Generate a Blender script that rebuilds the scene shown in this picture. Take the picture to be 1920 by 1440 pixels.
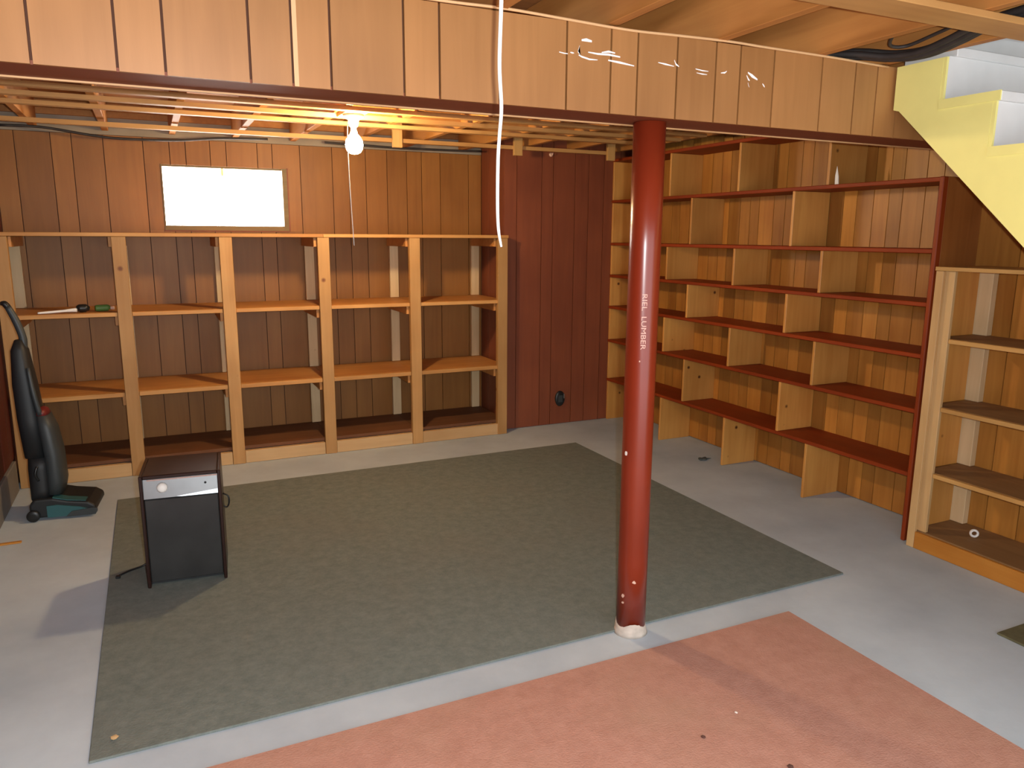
import bpy, bmesh, math, random
from mathutils import Vector, Matrix

for o in list(bpy.data.objects):
    bpy.data.objects.remove(o, do_unlink=True)
scene = bpy.context.scene
COL = scene.collection
rnd = random.Random(7)

# ------------------------------------------------------------------ camera
YAW, PIT, ROL, FPX, CAMH = 0.441678, 0.192595, 0.005962, 1422.93, 1.55
cam = bpy.data.cameras.new('camera')
cam.sensor_fit = 'HORIZONTAL'; cam.sensor_width = 36.0
cam.lens = FPX / 1920.0 * 36.0
cam.clip_start = 0.05; cam.clip_end = 60
camo = bpy.data.objects.new('camera', cam); COL.objects.link(camo)
fw = Vector((math.sin(YAW) * math.cos(PIT), math.cos(YAW) * math.cos(PIT), -math.sin(PIT)))
rt = Vector((math.cos(YAW), -math.sin(YAW), 0)); up = rt.cross(fw)
r2 = math.cos(ROL) * rt + math.sin(ROL) * up
u2 = -math.sin(ROL) * rt + math.cos(ROL) * up
M = Matrix.Identity(4)
for i in range(3):
    M[i][0] = r2[i]; M[i][1] = u2[i]; M[i][2] = -fw[i]
M[2][3] = CAMH
camo.matrix_world = M
scene.camera = camo

# ------------------------------------------------------------------ light
scene.view_settings.view_transform = 'Standard'
scene.view_settings.look = 'None'
scene.view_settings.exposure = 0.45
scene.view_settings.gamma = 1.0
scene.view_settings.use_curve_mapping = False
world = bpy.data.worlds.new('world'); scene.world = world
world.use_nodes = True
bg = world.node_tree.nodes['Background']
bg.inputs[0].default_value = (0.88, 0.95, 1.0, 1)
bg.inputs[1].default_value = 2.2

def lamp(name, kind, loc, energy, color, size):
    l = bpy.data.lights.new(name, kind); l.energy = energy; l.color = color
    l.shadow_soft_size = size
    o = bpy.data.objects.new(name, l); COL.objects.link(o); o.location = loc
    return o
FLASH = lamp('camera_flash', 'POINT', r2 * 0.055 + u2 * 0.035 + Vector((0, 0, CAMH)) + fw * 0.03, 165.0, (0.92, 0.99, 1.0), 0.012)

# ------------------------------------------------------------------ materials
def mat(name):
    m = bpy.data.materials.new(name); m.use_nodes = True
    nt = m.node_tree
    return m, nt, nt.nodes['Principled BSDF']

def srgb(r, g, b):
    def f(c):
        c /= 255.0
        return c / 12.92 if c <= 0.04045 else ((c + 0.055) / 1.055) ** 2.4
    return (f(r), f(g), f(b), 1)

def plain(name, c, rough=0.6, metal=0.0, noise=0.0, scale=8.0, bump=0.0, spec=0.5):
    m, nt, b = mat(name)
    b.inputs['Roughness'].default_value = rough
    b.inputs['Metallic'].default_value = metal
    b.inputs['Specular IOR Level'].default_value = spec
    b.inputs['Base Color'].default_value = c
    if noise > 0 or bump > 0:
        tc = nt.nodes.new('ShaderNodeTexCoord')
        n = nt.nodes.new('ShaderNodeTexNoise'); n.inputs['Scale'].default_value = scale
        n.inputs['Detail'].default_value = 6
        nt.links.new(tc.outputs['Object'], n.inputs['Vector'])
        if noise > 0:
            r = nt.nodes.new('ShaderNodeValToRGB')
            r.color_ramp.elements[0].position = 0.3; r.color_ramp.elements[1].position = 0.7
            r.color_ramp.elements[0].color = tuple(x * (1 - noise) for x in c[:3]) + (1,)
            r.color_ramp.elements[1].color = tuple(min(1, x * (1 + noise)) for x in c[:3]) + (1,)
            nt.links.new(n.outputs['Fac'], r.inputs['Fac'])
            nt.links.new(r.outputs['Color'], b.inputs['Base Color'])
        if bump > 0:
            bp = nt.nodes.new('ShaderNodeBump'); bp.inputs['Strength'].default_value = bump
            bp.inputs['Distance'].default_value = 0.01
            nt.links.new(n.outputs['Fac'], bp.inputs['Height'])
            nt.links.new(bp.outputs['Normal'], b.inputs['Normal'])
    return m

def wood(name, dark, light, axis='Z', rough=0.5, var=0.25, knots=0.0, spec=0.4, grain=14.0, knot=None, coat=0.0):
    """grain stretched along one axis, own offset and tone for every board"""
    m, nt, b = mat(name)
    N = nt.nodes.new; L = nt.links.new
    b.inputs['Roughness'].default_value = rough
    b.inputs['Specular IOR Level'].default_value = spec
    b.inputs['Coat Weight'].default_value = coat
    b.inputs['Coat Roughness'].default_value = 0.18
    tc = N('ShaderNodeTexCoord'); oi = N('ShaderNodeObjectInfo')
    mul = N('ShaderNodeMath'); mul.operation = 'MULTIPLY'; mul.inputs[1].default_value = 37.0
    L(oi.outputs['Random'], mul.inputs[0])
    add = N('ShaderNodeVectorMath'); add.operation = 'ADD'
    L(tc.outputs['Object'], add.inputs[0]); L(mul.outputs[0], add.inputs[1])
    mp = N('ShaderNodeMapping')
    s = {'X': (0.06, 1, 1), 'Y': (1, 0.06, 1), 'Z': (1, 1, 0.06)}[axis]
    mp.inputs['Scale'].default_value = [v * grain for v in s]
    L(add.outputs[0], mp.inputs['Vector'])
    n = N('ShaderNodeTexNoise'); n.inputs['Scale'].default_value = 1.6
    n.inputs['Detail'].default_value = 7; n.inputs['Roughness'].default_value = 0.6
    n.inputs['Distortion'].default_value = 0.6
    L(mp.outputs[0], n.inputs['Vector'])
    n2 = N('ShaderNodeTexNoise'); n2.inputs['Scale'].default_value = 2.2
    n2.inputs['Detail'].default_value = 2
    L(add.outputs[0], n2.inputs['Vector'])
    mx = N('ShaderNodeMath'); mx.operation = 'MULTIPLY_ADD'
    mx.inputs[1].default_value = 0.55
    L(n2.outputs['Fac'], mx.inputs[0])
    sc = N('ShaderNodeMath'); sc.operation = 'MULTIPLY'; sc.inputs[1].default_value = 0.45
    L(n.outputs['Fac'], sc.inputs[0]); L(sc.outputs[0], mx.inputs[2])
    r = N('ShaderNodeValToRGB')
    r.color_ramp.elements[0].position = 0.32; r.color_ramp.elements[1].position = 0.66
    r.color_ramp.elements[0].color = dark; r.color_ramp.elements[1].color = light
    L(mx.outputs[0], r.inputs['Fac'])
    out = r.outputs['Color']
    if knots > 0:
        v = N('ShaderNodeTexVoronoi'); v.inputs['Scale'].default_value = knots
        L(add.outputs[0], v.inputs['Vector'])
        kr = N('ShaderNodeValToRGB')
        kr.color_ramp.elements[0].position = 0.04; kr.color_ramp.elements[1].position = 0.10
        kr.color_ramp.elements[0].color = (1, 1, 1, 1); kr.color_ramp.elements[1].color = (0, 0, 0, 1)
        L(v.outputs['Distance'], kr.inputs['Fac'])
        km = N('ShaderNodeMixRGB'); km.inputs['Color2'].default_value = knot or tuple(x * 0.3 for x in dark[:3]) + (1,)
        L(kr.outputs['Color'], km.inputs['Fac']); L(out, km.inputs['Color1']); out = km.outputs['Color']
    hs = N('ShaderNodeHueSaturation')
    vr = N('ShaderNodeMapRange'); vr.inputs['To Min'].default_value = 1 - var; vr.inputs['To Max'].default_value = 1 + var
    L(oi.outputs['Random'], vr.inputs['Value']); L(vr.outputs[0], hs.inputs['Value'])
    L(out, hs.inputs['Color']); L(hs.outputs['Color'], b.inputs['Base Color'])
    bp = N('ShaderNodeBump'); bp.inputs['Strength'].default_value = 0.08; bp.inputs['Distance'].default_value = 0.004
    L(n.outputs['Fac'], bp.inputs['Height']); L(bp.outputs['Normal'], b.inputs['Normal'])
    return m

M_panel = wood('panel_wood', srgb(144, 98, 54), srgb(166, 116, 68), 'Z', 0.42, 0.10, spec=0.45)
M_panel_back = wood('panel_back', srgb(128, 81, 36), srgb(150, 100, 48), 'Z', 0.46, 0.10, spec=0.28)
M_panel_dark = wood('panel_redwood', srgb(118, 60, 38), srgb(138, 74, 46), 'Z', 0.5, 0.08)
M_panel_left = wood('panel_maroon', srgb(76, 26, 22), srgb(94, 34, 28), 'Z', 0.5, 0.08)
M_panel_right = wood('panel_side', srgb(152, 94, 36), srgb(192, 132, 60), 'Z', 0.42, 0.24)
M_groove = plain('groove', srgb(78, 42, 22), 0.8)
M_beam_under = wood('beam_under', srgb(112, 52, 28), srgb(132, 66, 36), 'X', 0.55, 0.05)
M_trimlight = wood('trim_pale', srgb(186, 138, 92), srgb(206, 160, 112), 'X', 0.5, 0.05)
M_pineX = wood('pine_x', srgb(176, 118, 58), srgb(208, 154, 90), 'X', 0.55, 0.12, knots=0)
M_pineY = wood('pine_y', srgb(176, 118, 58), srgb(208, 154, 90), 'Y', 0.55, 0.12, knots=0)
M_pineZ = wood('pine_z', srgb(168, 120, 66), srgb(196, 150, 94), 'Z', 0.55, 0.10, knots=5.0, knot=srgb(120, 70, 36))
M_pale = wood('pale_z', srgb(196, 164, 120), srgb(222, 194, 152), 'Z', 0.6, 0.08, knots=6.0, knot=srgb(140, 100, 66))
M_paleX = wood('pale_x', srgb(186, 146, 98), srgb(208, 170, 122), 'X', 0.6, 0.08)
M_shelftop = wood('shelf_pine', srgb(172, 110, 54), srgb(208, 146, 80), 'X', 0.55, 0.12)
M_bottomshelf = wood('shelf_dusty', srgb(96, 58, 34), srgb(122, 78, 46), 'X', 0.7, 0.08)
M_mahog = wood('mahogany', srgb(122, 44, 14), srgb(150, 60, 20), 'Y', 0.55, 0.10, spec=0.25)
M_mahogZ = wood('mahogany_z', srgb(122, 46, 16), srgb(150, 62, 22), 'Z', 0.5, 0.10, spec=0.25)
M_divider = wood('divider_pine', srgb(188, 124, 56), srgb(220, 160, 84), 'Z', 0.45, 0.16, knots=6.5, knot=srgb(78, 36, 14))
M_endpanel = wood('end_panel_wood', srgb(136, 80, 34), srgb(166, 104, 50), 'Z', 0.5, 0.02)
M_joist = wood('joist_wood', srgb(154, 96, 44), srgb(186, 128, 66), 'Y', 0.65, 0.14)
M_lath = wood('lath_wood', srgb(166, 118, 64), srgb(194, 146, 88), 'X', 0.6, 0.08)
M_cleat = wood('cleat_wood', srgb(186, 138, 76), srgb(214, 168, 106), 'Z', 0.6, 0.08)
M_subfloor = wood('subfloor_wood', srgb(128, 82, 42), srgb(168, 112, 60), 'X', 0.75, 0.1)
M_unit2 = wood('unit_pine', srgb(178, 132, 72), srgb(204, 160, 98), 'Y', 0.55, 0.10)
M_unit2Z = wood('unit_pine_z', srgb(186, 146, 96), srgb(212, 176, 124), 'Z', 0.55, 0.08, knots=5.0, knot=srgb(150, 112, 70))
M_orangeY = wood('unit_orange', srgb(176, 110, 36), srgb(202, 138, 58), 'Y', 0.55, 0.06)
M_dust = wood('unit_dusty', srgb(128, 94, 58), srgb(152, 116, 76), 'Y', 0.7, 0.06)
M_yellow = plain('yellow_paint', srgb(238, 230, 144), 0.45, noise=0.05, scale=5)
M_greypaint = plain('grey_paint', srgb(216, 217, 216), 0.5, noise=0.05, scale=6)
M_greyboard = plain('grey_base', srgb(128, 122, 116), 0.7, noise=0.12, scale=6)
M_plaster = plain('foundation', srgb(150, 138, 122), 0.9, noise=0.15, scale=4, bump=0.3)
M_pole = plain('oxide_paint', srgb(126, 42, 20), 0.28, noise=0.10, scale=3.5, spec=0.6)
M_white = plain('white', srgb(232, 228, 222), 0.55)
M_chip = plain('bare_chip', srgb(214, 176, 156), 0.6)
M_plasterwhite = plain('mortar', srgb(196, 184, 172), 0.9, noise=0.15, scale=30)
M_cord = plain('white_cord', srgb(244, 242, 240), 0.7)
M_tan = plain('tan_wire', srgb(216, 172, 124), 0.6)
M_black = plain('black_plastic', srgb(26, 27, 28), 0.4)
M_cable = plain('cable_black', srgb(48, 42, 40), 0.6, noise=0.3, scale=20)
M_charcoal = plain('charcoal', srgb(46, 46, 46), 0.30, noise=0.25, scale=7, bump=0.05)
M_brownlam = wood('brown_laminate', srgb(32, 16, 13), srgb(46, 24, 18), 'Z', 0.34, 0.03)
M_silver = plain('silver_panel', srgb(132, 132, 132), 0.26, 0.6, noise=0.08, scale=12)
M_chrome = plain('chrome', srgb(220, 224, 228), 0.15, 0.9)
M_vacgrey = plain('vac_grey', srgb(52, 57, 59), 0.5, noise=0.1, scale=9)
M_vacteal = plain('vac_teal', srgb(52, 96, 100), 0.3)
M_vacdark = plain('vac_dark', srgb(28, 30, 32), 0.55)
M_vacred = plain('vac_red', srgb(110, 34, 34), 0.45)
M_green = plain('green_plastic', srgb(86, 120, 58), 0.5)
M_olive = wood('window_frame', srgb(92, 72, 30), srgb(124, 98, 48), 'X', 0.5, 0.05)
M_steel = plain('galv_steel', srgb(150, 148, 140), 0.4, 0.8)
M_darkglass = plain('dark_cloth', srgb(70, 74, 72), 0.8, noise=0.2, scale=25)
M_mat = plain('green_mat', srgb(92, 88, 62), 0.95, noise=0.25, scale=18, bump=0.3)

def emit(name, c, s):
    m, nt, b = mat(name)
    b.inputs['Base Color'].default_value = c
    b.inputs['Emission Color'].default_value = c
    b.inputs['Emission Strength'].default_value = s
    b.inputs['Roughness'].default_value = 0.2
    return m
M_bulb = emit('bulb_glass', (1.0, 0.74, 0.40, 1), 500.0)
M_day = emit('daylit_pane', (1.0, 0.985, 0.94, 1), 13.0)

def carpet(name, c1, c2, scale, big, bigamt, c3):
    m, nt, b = mat(name); N = nt.nodes.new; L = nt.links.new
    b.inputs['Roughness'].default_value = 1.0; b.inputs['Specular IOR Level'].default_value = 0.1
    tc = N('ShaderNodeTexCoord')
    n = N('ShaderNodeTexNoise'); n.inputs['Scale'].default_value = scale; n.inputs['Detail'].default_value = 5
    n.inputs['Roughness'].default_value = 0.8
    L(tc.outputs['Object'], n.inputs['Vector'])
    r = N('ShaderNodeValToRGB'); r.color_ramp.elements[0].position = 0.34; r.color_ramp.elements[1].position = 0.66
    r.color_ramp.elements[0].color = c1; r.color_ramp.elements[1].color = c2
    L(n.outputs['Fac'], r.inputs['Fac'])
    n2 = N('ShaderNodeTexNoise'); n2.inputs['Scale'].default_value = big; n2.inputs['Detail'].default_value = 3
    L(tc.outputs['Object'], n2.inputs['Vector'])
    r2_ = N('ShaderNodeValToRGB'); r2_.color_ramp.elements[0].position = 0.48; r2_.color_ramp.elements[1].position = 0.72
    r2_.color_ramp.elements[0].color = (0, 0, 0, 1); r2_.color_ramp.elements[1].color = (bigamt,) * 3 + (1,)
    L(n2.outputs['Fac'], r2_.inputs['Fac'])
    mx = N('ShaderNodeMixRGB'); mx.inputs['Color2'].default_value = c3
    L(r2_.outputs['Color'], mx.inputs['Fac']); L(r.outputs['Color'], mx.inputs['Color1'])
    L(mx.outputs['Color'], b.inputs['Base Color'])
    bp = N('ShaderNodeBump'); bp.inputs['Strength'].default_value = 0.35; bp.inputs['Distance'].default_value = 0.006
    n3 = N('ShaderNodeTexNoise'); n3.inputs['Scale'].default_value = 160; n3.inputs['Detail'].default_value = 2
    L(tc.outputs['Object'], n3.inputs['Vector'])
    L(n3.outputs['Fac'], bp.inputs['Height']); L(bp.outputs['Normal'], b.inputs['Normal'])
    return m
M_rug = carpet('grey_carpet', srgb(106, 114, 110), srgb(124, 131, 126), 18, 1.6, 0.3, srgb(122, 120, 112))
M_red = carpet('red_carpet', srgb(176, 130, 114), srgb(190, 144, 128), 12, 2.3, 0.55, srgb(180, 144, 124))

def concrete():
    m, nt, b = mat('concrete'); N = nt.nodes.new; L = nt.links.new
    b.inputs['Roughness'].default_value = 0.75; b.inputs['Specular IOR Level'].default_value = 0.3
    tc = N('ShaderNodeTexCoord')
    n = N('ShaderNodeTexNoise'); n.inputs['Scale'].default_value = 1.3; n.inputs['Detail'].default_value = 8
    n.inputs['Roughness'].default_value = 0.62
    L(tc.outputs['Object'], n.inputs['Vector'])
    r = N('ShaderNodeValToRGB'); e = r.color_ramp.elements
    e[0].position = 0.30; e[1].position = 0.70
    e[0].color = srgb(166, 178, 190); e[1].color = srgb(196, 208, 218)
    L(n.outputs['Fac'], r.inputs['Fac']); L(r.outputs['Color'], b.inputs['Base Color'])
    n3 = N('ShaderNodeTexNoise'); n3.inputs['Scale'].default_value = 26; n3.inputs['Detail'].default_value = 6
    L(tc.outputs['Object'], n3.inputs['Vector'])
    bp = N('ShaderNodeBump'); bp.inputs['Strength'].default_value = 0.12; bp.inputs['Distance'].default_value = 0.006
    L(n3.outputs['Fac'], bp.inputs['Height']); L(bp.outputs['Normal'], b.inputs['Normal'])
    return m
M_floor = concrete()

# ------------------------------------------------------------------ builders
CACHE = {}
def box_mesh(size, bev, m):
    key = (tuple(round(s, 4) for s in size), bev, m.name)
    if key in CACHE: return CACHE[key]
    bm = bmesh.new(); bmesh.ops.create_cube(bm, size=1.0)
    for v in bm.verts: v.co = Vector([v.co[i] * size[i] for i in range(3)])
    if bev > 0:
        bmesh.ops.bevel(bm, geom=list(bm.edges), offset=bev, segments=1, affect='EDGES')
    me = bpy.data.meshes.new('board'); bm.to_mesh(me); bm.free()
    me.materials.append(m); CACHE[key] = me
    return me

def link(name, me, parent=None, loc=(0, 0, 0)):
    o = bpy.data.objects.new(name, me); COL.objects.link(o)
    o.location = loc
    if parent is not None: o.parent = parent
    return o

def wpos(p):
    """world position of a chain of unrotated parents"""
    v = Vector((0, 0, 0))
    while p is not None:
        v += p.location; p = p.parent
    return v

def box(name, x0, x1, y0, y1, z0, z1, m, parent=None, bev=0.0):
    """a board given by its extents in the parent's unrotated frame"""
    c = Vector(((x0 + x1) / 2, (y0 + y1) / 2, (z0 + z1) / 2))
    if parent is not None: c = c - wpos(parent)
    return link(name, box_mesh((x1 - x0, y1 - y0, z1 - z0), bev, m), parent, c)

def lbox(name, x0, x1, y0, y1, z0, z1, m, parent, bev=0.0):
    c = ((x0 + x1) / 2, (y0 + y1) / 2, (z0 + z1) / 2)
    return link(name, box_mesh((x1 - x0, y1 - y0, z1 - z0), bev, m), parent, c)

def thing(name, label, cat, loc=(0, 0, 0), rz=0.0, group=None):
    o = bpy.data.objects.new(name, None); COL.objects.link(o)
    o.empty_display_size = 0.1
    o.location = loc; o.rotation_euler = (0, 0, rz)
    return tag(o, label, cat, group)

def tag(o, label, cat, group=None):
    o['label'] = label; o['category'] = cat
    if group: o['group'] = group
    return o

def struct(o, label=None, cat=None):
    o['kind'] = 'structure'
    if label: o['label'] = label
    if cat: o['category'] = cat
    return o

def mesh_obj(name, verts, faces, m, parent=None, loc=(0, 0, 0), smooth=False):
    me = bpy.data.meshes.new(name); me.from_pydata([tuple(v) for v in verts], [], faces); me.update()
    bm = bmesh.new(); bm.from_mesh(me); bmesh.ops.recalc_face_normals(bm, faces=bm.faces); bm.to_mesh(me); bm.free()
    me.materials.append(m)
    if smooth:
        for p in me.polygons: p.use_smooth = True
    return link(name, me, parent, loc)

def smooth_path(pts, sub=5):
    pts = [Vector(p) for p in pts]
    if len(pts) < 3 or sub <= 1: return pts
    out = []
    P = [pts[0] * 2 - pts[1]] + pts + [pts[-1] * 2 - pts[-2]]
    for i in range(1, len(P) - 2):
        for k in range(sub):
            t = k / sub; a, b, c, d = P[i - 1], P[i], P[i + 1], P[i + 2]
            out.append(0.5 * ((2 * b) + (c - a) * t + (2 * a - 5 * b + 4 * c - d) * t * t + (3 * b - a - 3 * c + d) * t ** 3))
    out.append(pts[-1]); return out

def tube(name, pts, r, m, parent=None, n=8, sub=5, loc=(0, 0, 0)):
    """pts relative to loc; r a number or one radius for each control point"""
    P = smooth_path(pts, sub)
    if isinstance(r, (int, float)): R = [r] * len(P)
    else:
        k = len(r) - 1
        R = []
        for i in range(len(P)):
            t = i / (len(P) - 1) * k; j = min(int(t), k - 1); R.append(r[j] + (r[j + 1] - r[j]) * (t - j))
    V = []; F = []
    prev = None
    for i, p in enumerate(P):
        d = (P[min(i + 1, len(P) - 1)] - P[max(i - 1, 0)]).normalized()
        a = prev - d * prev.dot(d) if prev is not None else d.orthogonal()
        if a.length < 1e-5: a = d.orthogonal()
        a.normalize(); prev = a
        b = d.cross(a)
        for k in range(n):
            th = 2 * math.pi * k / n
            V.append(p + R[i] * (math.cos(th) * a + math.sin(th) * b))
    for i in range(len(P) - 1):
        for k in range(n):
            F.append((i * n + k, i * n + (k + 1) % n, (i + 1) * n + (k + 1) % n, (i + 1) * n + k))
    F.append(tuple(range(n))); F.append(tuple((len(P) - 1) * n + k for k in range(n)))
    return mesh_obj(name, V, F, m, parent, loc, True)

def lathe(name, prof, m, parent=None, loc=(0, 0, 0), n=24, smooth=True):
    V = []; F = []
    for (r, z) in prof:
        for k in range(n):
            th = 2 * math.pi * k / n; V.append((r * math.cos(th), r * math.sin(th), z))
    for i in range(len(prof) - 1):
        for k in range(n):
            F.append((i * n + k, i * n + (k + 1) % n, (i + 1) * n + (k + 1) % n, (i + 1) * n + k))
    F.append(tuple(range(n))); F.append(tuple((len(prof) - 1) * n + k for k in range(n)))
    return mesh_obj(name, V, F, m, parent, loc, smooth)

def extrude_poly(name, pts, axis, a0, a1, m, parent=None, loc=(0, 0, 0), smooth=False):
    """pts in the two other axes; axis 'X' -> (y,z), 'Y' -> (x,z), 'Z' -> (x,y)"""
    def mk(p, a):
        return {'X': (a, p[0], p[1]), 'Y': (p[0], a, p[1]), 'Z': (p[0], p[1], a)}[axis]
    n = len(pts); V = [mk(p, a0) for p in pts] + [mk(p, a1) for p in pts]
    F = [tuple(range(n)), tuple(range(n, 2 * n))] + [(i, (i + 1) % n, n + (i + 1) % n, n + i) for i in range(n)]
    return mesh_obj(name, V, F, m, parent, loc, smooth)

# ------------------------------------------------------------------ room extents
XL, XR = -0.84, 3.76          # inner faces of the side walls
YB, YF = 5.90, -1.40          # back wall face, open end behind the camera
AX, AY = 2.50, 5.45           # boxed-out alcove wall
ZJ = 2.215                    # underside of the joists
ZS = 2.405                    # underside of the subfloor

floor = struct(box('floor', XL - 0.3, XR + 0.3, YF, YB + 0.3, -0.12, 0.0, M_floor), 'bare grey concrete basement floor', 'floor')

G = 0.0024                    # half a groove
def boards_x(parent, cuts, y0, y1, z0, z1, m, hole=None):
    for a, b in zip(cuts[:-1], cuts[1:]):
        segs = [(a + G, b - G, z0, z1)]
        if hole:
            hx0, hx1, hz0, hz1 = hole
            if b > hx0 and a < hx1:
                segs = [(a + G, b - G, z0, hz0), (a + G, b - G, hz1, z1)]
                if a < hx0 - 0.012: segs.append((a + G, hx0, hz0, hz1))
                if b > hx1 + 0.012: segs.append((hx1, b - G, hz0, hz1))
        for (p, q, r, s) in segs:
            if q - p > 0.006: box('panel_board', p, q, y0, y1, r, s, m, parent)
def boards_y(parent, cuts, x0, x1, z0, z1, m):
    for a, b in zip(cuts[:-1], cuts[1:]):
        box('panel_board', x0, x1, a + G, b - G, z0, z1, m, parent)

# back wall with the window opening
WX0, WX1, WZ0, WZ1 = 0.115, 0.955, 1.575, 2.02
def slab_with_hole(name, x0, x1, z0, z1, y0, y1, hole, m):
    hx0, hx1, hz0, hz1 = hole
    V = []; F = []
    for y in (y0, y1):
        V += [(x0, y, z0), (x1, y, z0), (x1, y, z1), (x0, y, z1), (hx0, y, hz0), (hx1, y, hz0), (hx1, y, hz1), (hx0, y, hz1)]
    for o in (0, 8):
        for i in range(4):
            F.append((o + i, o + (i + 1) % 4, o + 4 + (i + 1) % 4, o + 4 + i))
    for i in range(4):
        j = (i + 1) % 4
        F.append((i, j, 8 + j, 8 + i)); F.append((4 + i, 4 + j, 12 + j, 12 + i))
    return mesh_obj(name, V, F, m)
wb = struct(slab_with_hole('wall_back', XL - 0.2, AX + 0.02, 0.0, 2.43, YB + 0.012, YB + 0.25, (WX0, WX1, WZ0, WZ1), M_groove),
            'wood panelled back wall with a small high window', 'wall')
cutsb = [XL, -0.722, -0.521, -0.403, -0.22, 0.018, 0.18, 0.282, 0.44, 0.546, 0.756, 0.859, 1.054, 1.289, 1.415, 1.543, 1.71, 1.868, 1.99, 2.145, 2.387, AX]
boards_x(wb, cutsb, YB - 0.002, YB + 0.011, 0.002, 2.19, M_panel_back, (WX0, WX1, WZ0, WZ1))
box('sill_plate', XL, AX, YB - 0.03, YB + 0.011, 2.30, 2.40, M_joist, wb)
box('foundation_strip', XL, AX, YB + 0.000, YB + 0.011, 2.193, 2.30, M_plaster, wb)

# alcove (boxed-out) walls
wa = struct(box('wall_alcove', AX + 0.012, XR + 0.1, AY + 0.012, AY + 0.08, 0.0, 2.40, M_groove), 'dark red-brown panelled wall section beside the open shelving', 'wall')
boards_x(wa, [AX, 2.608, 2.825, 2.927, 3.124, 3.25, 3.394, 3.55, XR + 0.02], AY, AY + 0.011, 0.004, 2.38, M_panel_dark)
ws = struct(box('wall_alcove_side', AX + 0.012, AX + 0.06, AY + 0.082, YB + 0.01, 0.0, 2.40, M_groove), 'dark red-brown return of the boxed-out wall', 'wall')
boards_y(ws, [AY + 0.012, 5.60, 5.74, YB - 0.004], AX, AX + 0.011, 0.004, 2.38, M_panel_dark)

# right wall
wr = struct(box('wall_right', XR + 0.012, XR + 0.2, YF, AY + 0.01, 0.0, 2.43, M_groove), 'brown wood panelled right wall', 'wall')
cy = [AY - 0.002]; seq = [0.115, 0.10, 0.085, 0.135, 0.10, 0.12, 0.09, 0.15, 0.105, 0.095]
k = 0
while cy[-1] > 2.55:
    cy.append(cy[-1] - seq[k % len(seq)]); k += 1
while cy[-1] > YF + 0.3:
    cy.append(cy[-1] - seq[k % len(seq)] * 1.5); k += 1
boards_y(wr, cy[::-1], XR, XR + 0.011, 0.006, 2.40, M_panel_right)

# left wall and its grey base
wl = struct(box('wall_left', XL - 0.2, XL - 0.012, YF, YB + 0.01, 0.0, 2.43, M_groove), 'dark maroon panelled left wall', 'wall')
cl = []; y = YF
while y < YB - 0.05:
    cl.append(y); y += 0.2
cl.append(YB - 0.004)
boards_y(wl, cl, XL - 0.011, XL, 0.20, 2.40, M_panel_left)
bb = struct(box('baseboard_left', XL - 0.011, XL + 0.012, YF, 5.30, 0.0, 0.19, M_greyboard, None, 0.004), 'grey painted base along the left wall', 'baseboard')

# window
win = bpy.data.objects.new('window_1', None); COL.objects.link(win); win.location = (WX0, YB, WZ0)
struct(win, 'small bright basement window set high in the back wall', 'window')
fw_ = 0.024
box('window_frame', WX0 + 0.001, WX0 + fw_ * 0.4, YB - 0.01, YB + 0.12, WZ0 + 0.001, WZ1 - 0.001, M_olive, win)
box('window_frame', WX1 - 0.034, WX1 - 0.001, YB - 0.012, YB + 0.12, WZ0 + 0.001, WZ1 - 0.001, M_olive, win)
box('window_frame', WX0 + fw_ * 0.4, WX1 - 0.0345, YB - 0.012, YB + 0.12, WZ0 + 0.001, WZ0 + 0.034, M_olive, win)
box('casing_bead', WX1 - 0.001, WX1 + 0.008, YB - 0.014, YB - 0.003, WZ0 - 0.004, WZ1 + 0.004, M_beam_under, win)
box('casing_bead', WX0 - 0.004, WX1 - 0.0015, YB - 0.014, YB - 0.003, WZ0 - 0.006, WZ0 + 0.0005, M_beam_under, win)
box('window_frame', WX0 + fw_ * 0.4, WX1 - 0.0345, YB + 0.02, YB + 0.12, WZ1 - 0.012, WZ1 - 0.001, M_olive, win)
pane = box('pane', WX0 + fw_ * 0.4, WX1 - 0.0345, YB + 0.075, YB + 0.085, WZ0 + 0.034, WZ1 - 0.012, M_day, win)
box('latch', 0.51, 0.525, YB + 0.06, YB + 0.074, WZ1 - 0.06, WZ1 - 0.012, plain('latch_pale', srgb(236, 226, 176), 0.5), win)

# ceiling: subfloor, joists, laths
ceil = struct(mesh_obj('ceiling',
    [(XL - 0.2, YF, ZS), (2.68, YF, ZS), (2.68, 2.42, ZS), (XR + 0.2, 2.42, ZS), (XR + 0.2, YB + 0.2, ZS), (XL - 0.2, YB + 0.2, ZS),
     (XL - 0.2, YF, ZS + 0.03), (2.68, YF, ZS + 0.03), (2.68, 2.42, ZS + 0.03), (XR + 0.2, 2.42, ZS + 0.03), (XR + 0.2, YB + 0.2, ZS + 0.03), (XL - 0.2, YB + 0.2, ZS + 0.03)],
    [(0, 1, 2, 3, 4, 5), (6, 7, 8, 9, 10, 11)] + [(i, (i + 1) % 6, 6 + (i + 1) % 6, 6 + i) for i in range(6)], M_subfloor),
    'open ceiling of bare wood joists under the subfloor', 'ceiling')
JX = [-0.604, -0.20, 0.204, 0.608, 1.005, 1.40, 1.84, 2.31, 2.655, 3.06, 3.46]
for x in JX:
    y0 = YF + 0.02 if x < 2.67 else 2.44
    y1 = YB - 0.03 if x < AX else AY - 0.002
    box('joist', x - 0.02, x + 0.02, y0, y1, ZJ, ZS - 0.001, M_joist, ceil, 0.002)
for yy in (3.02, 4.62):      # short blocking between the joists
    for x, x2 in zip(JX[4:8], JX[5:9]):
        box('blocking', x + 0.021, x2 - 0.021, yy, yy + 0.035, ZJ + 0.03, ZS - 0.002, M_joist, ceil)
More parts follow.
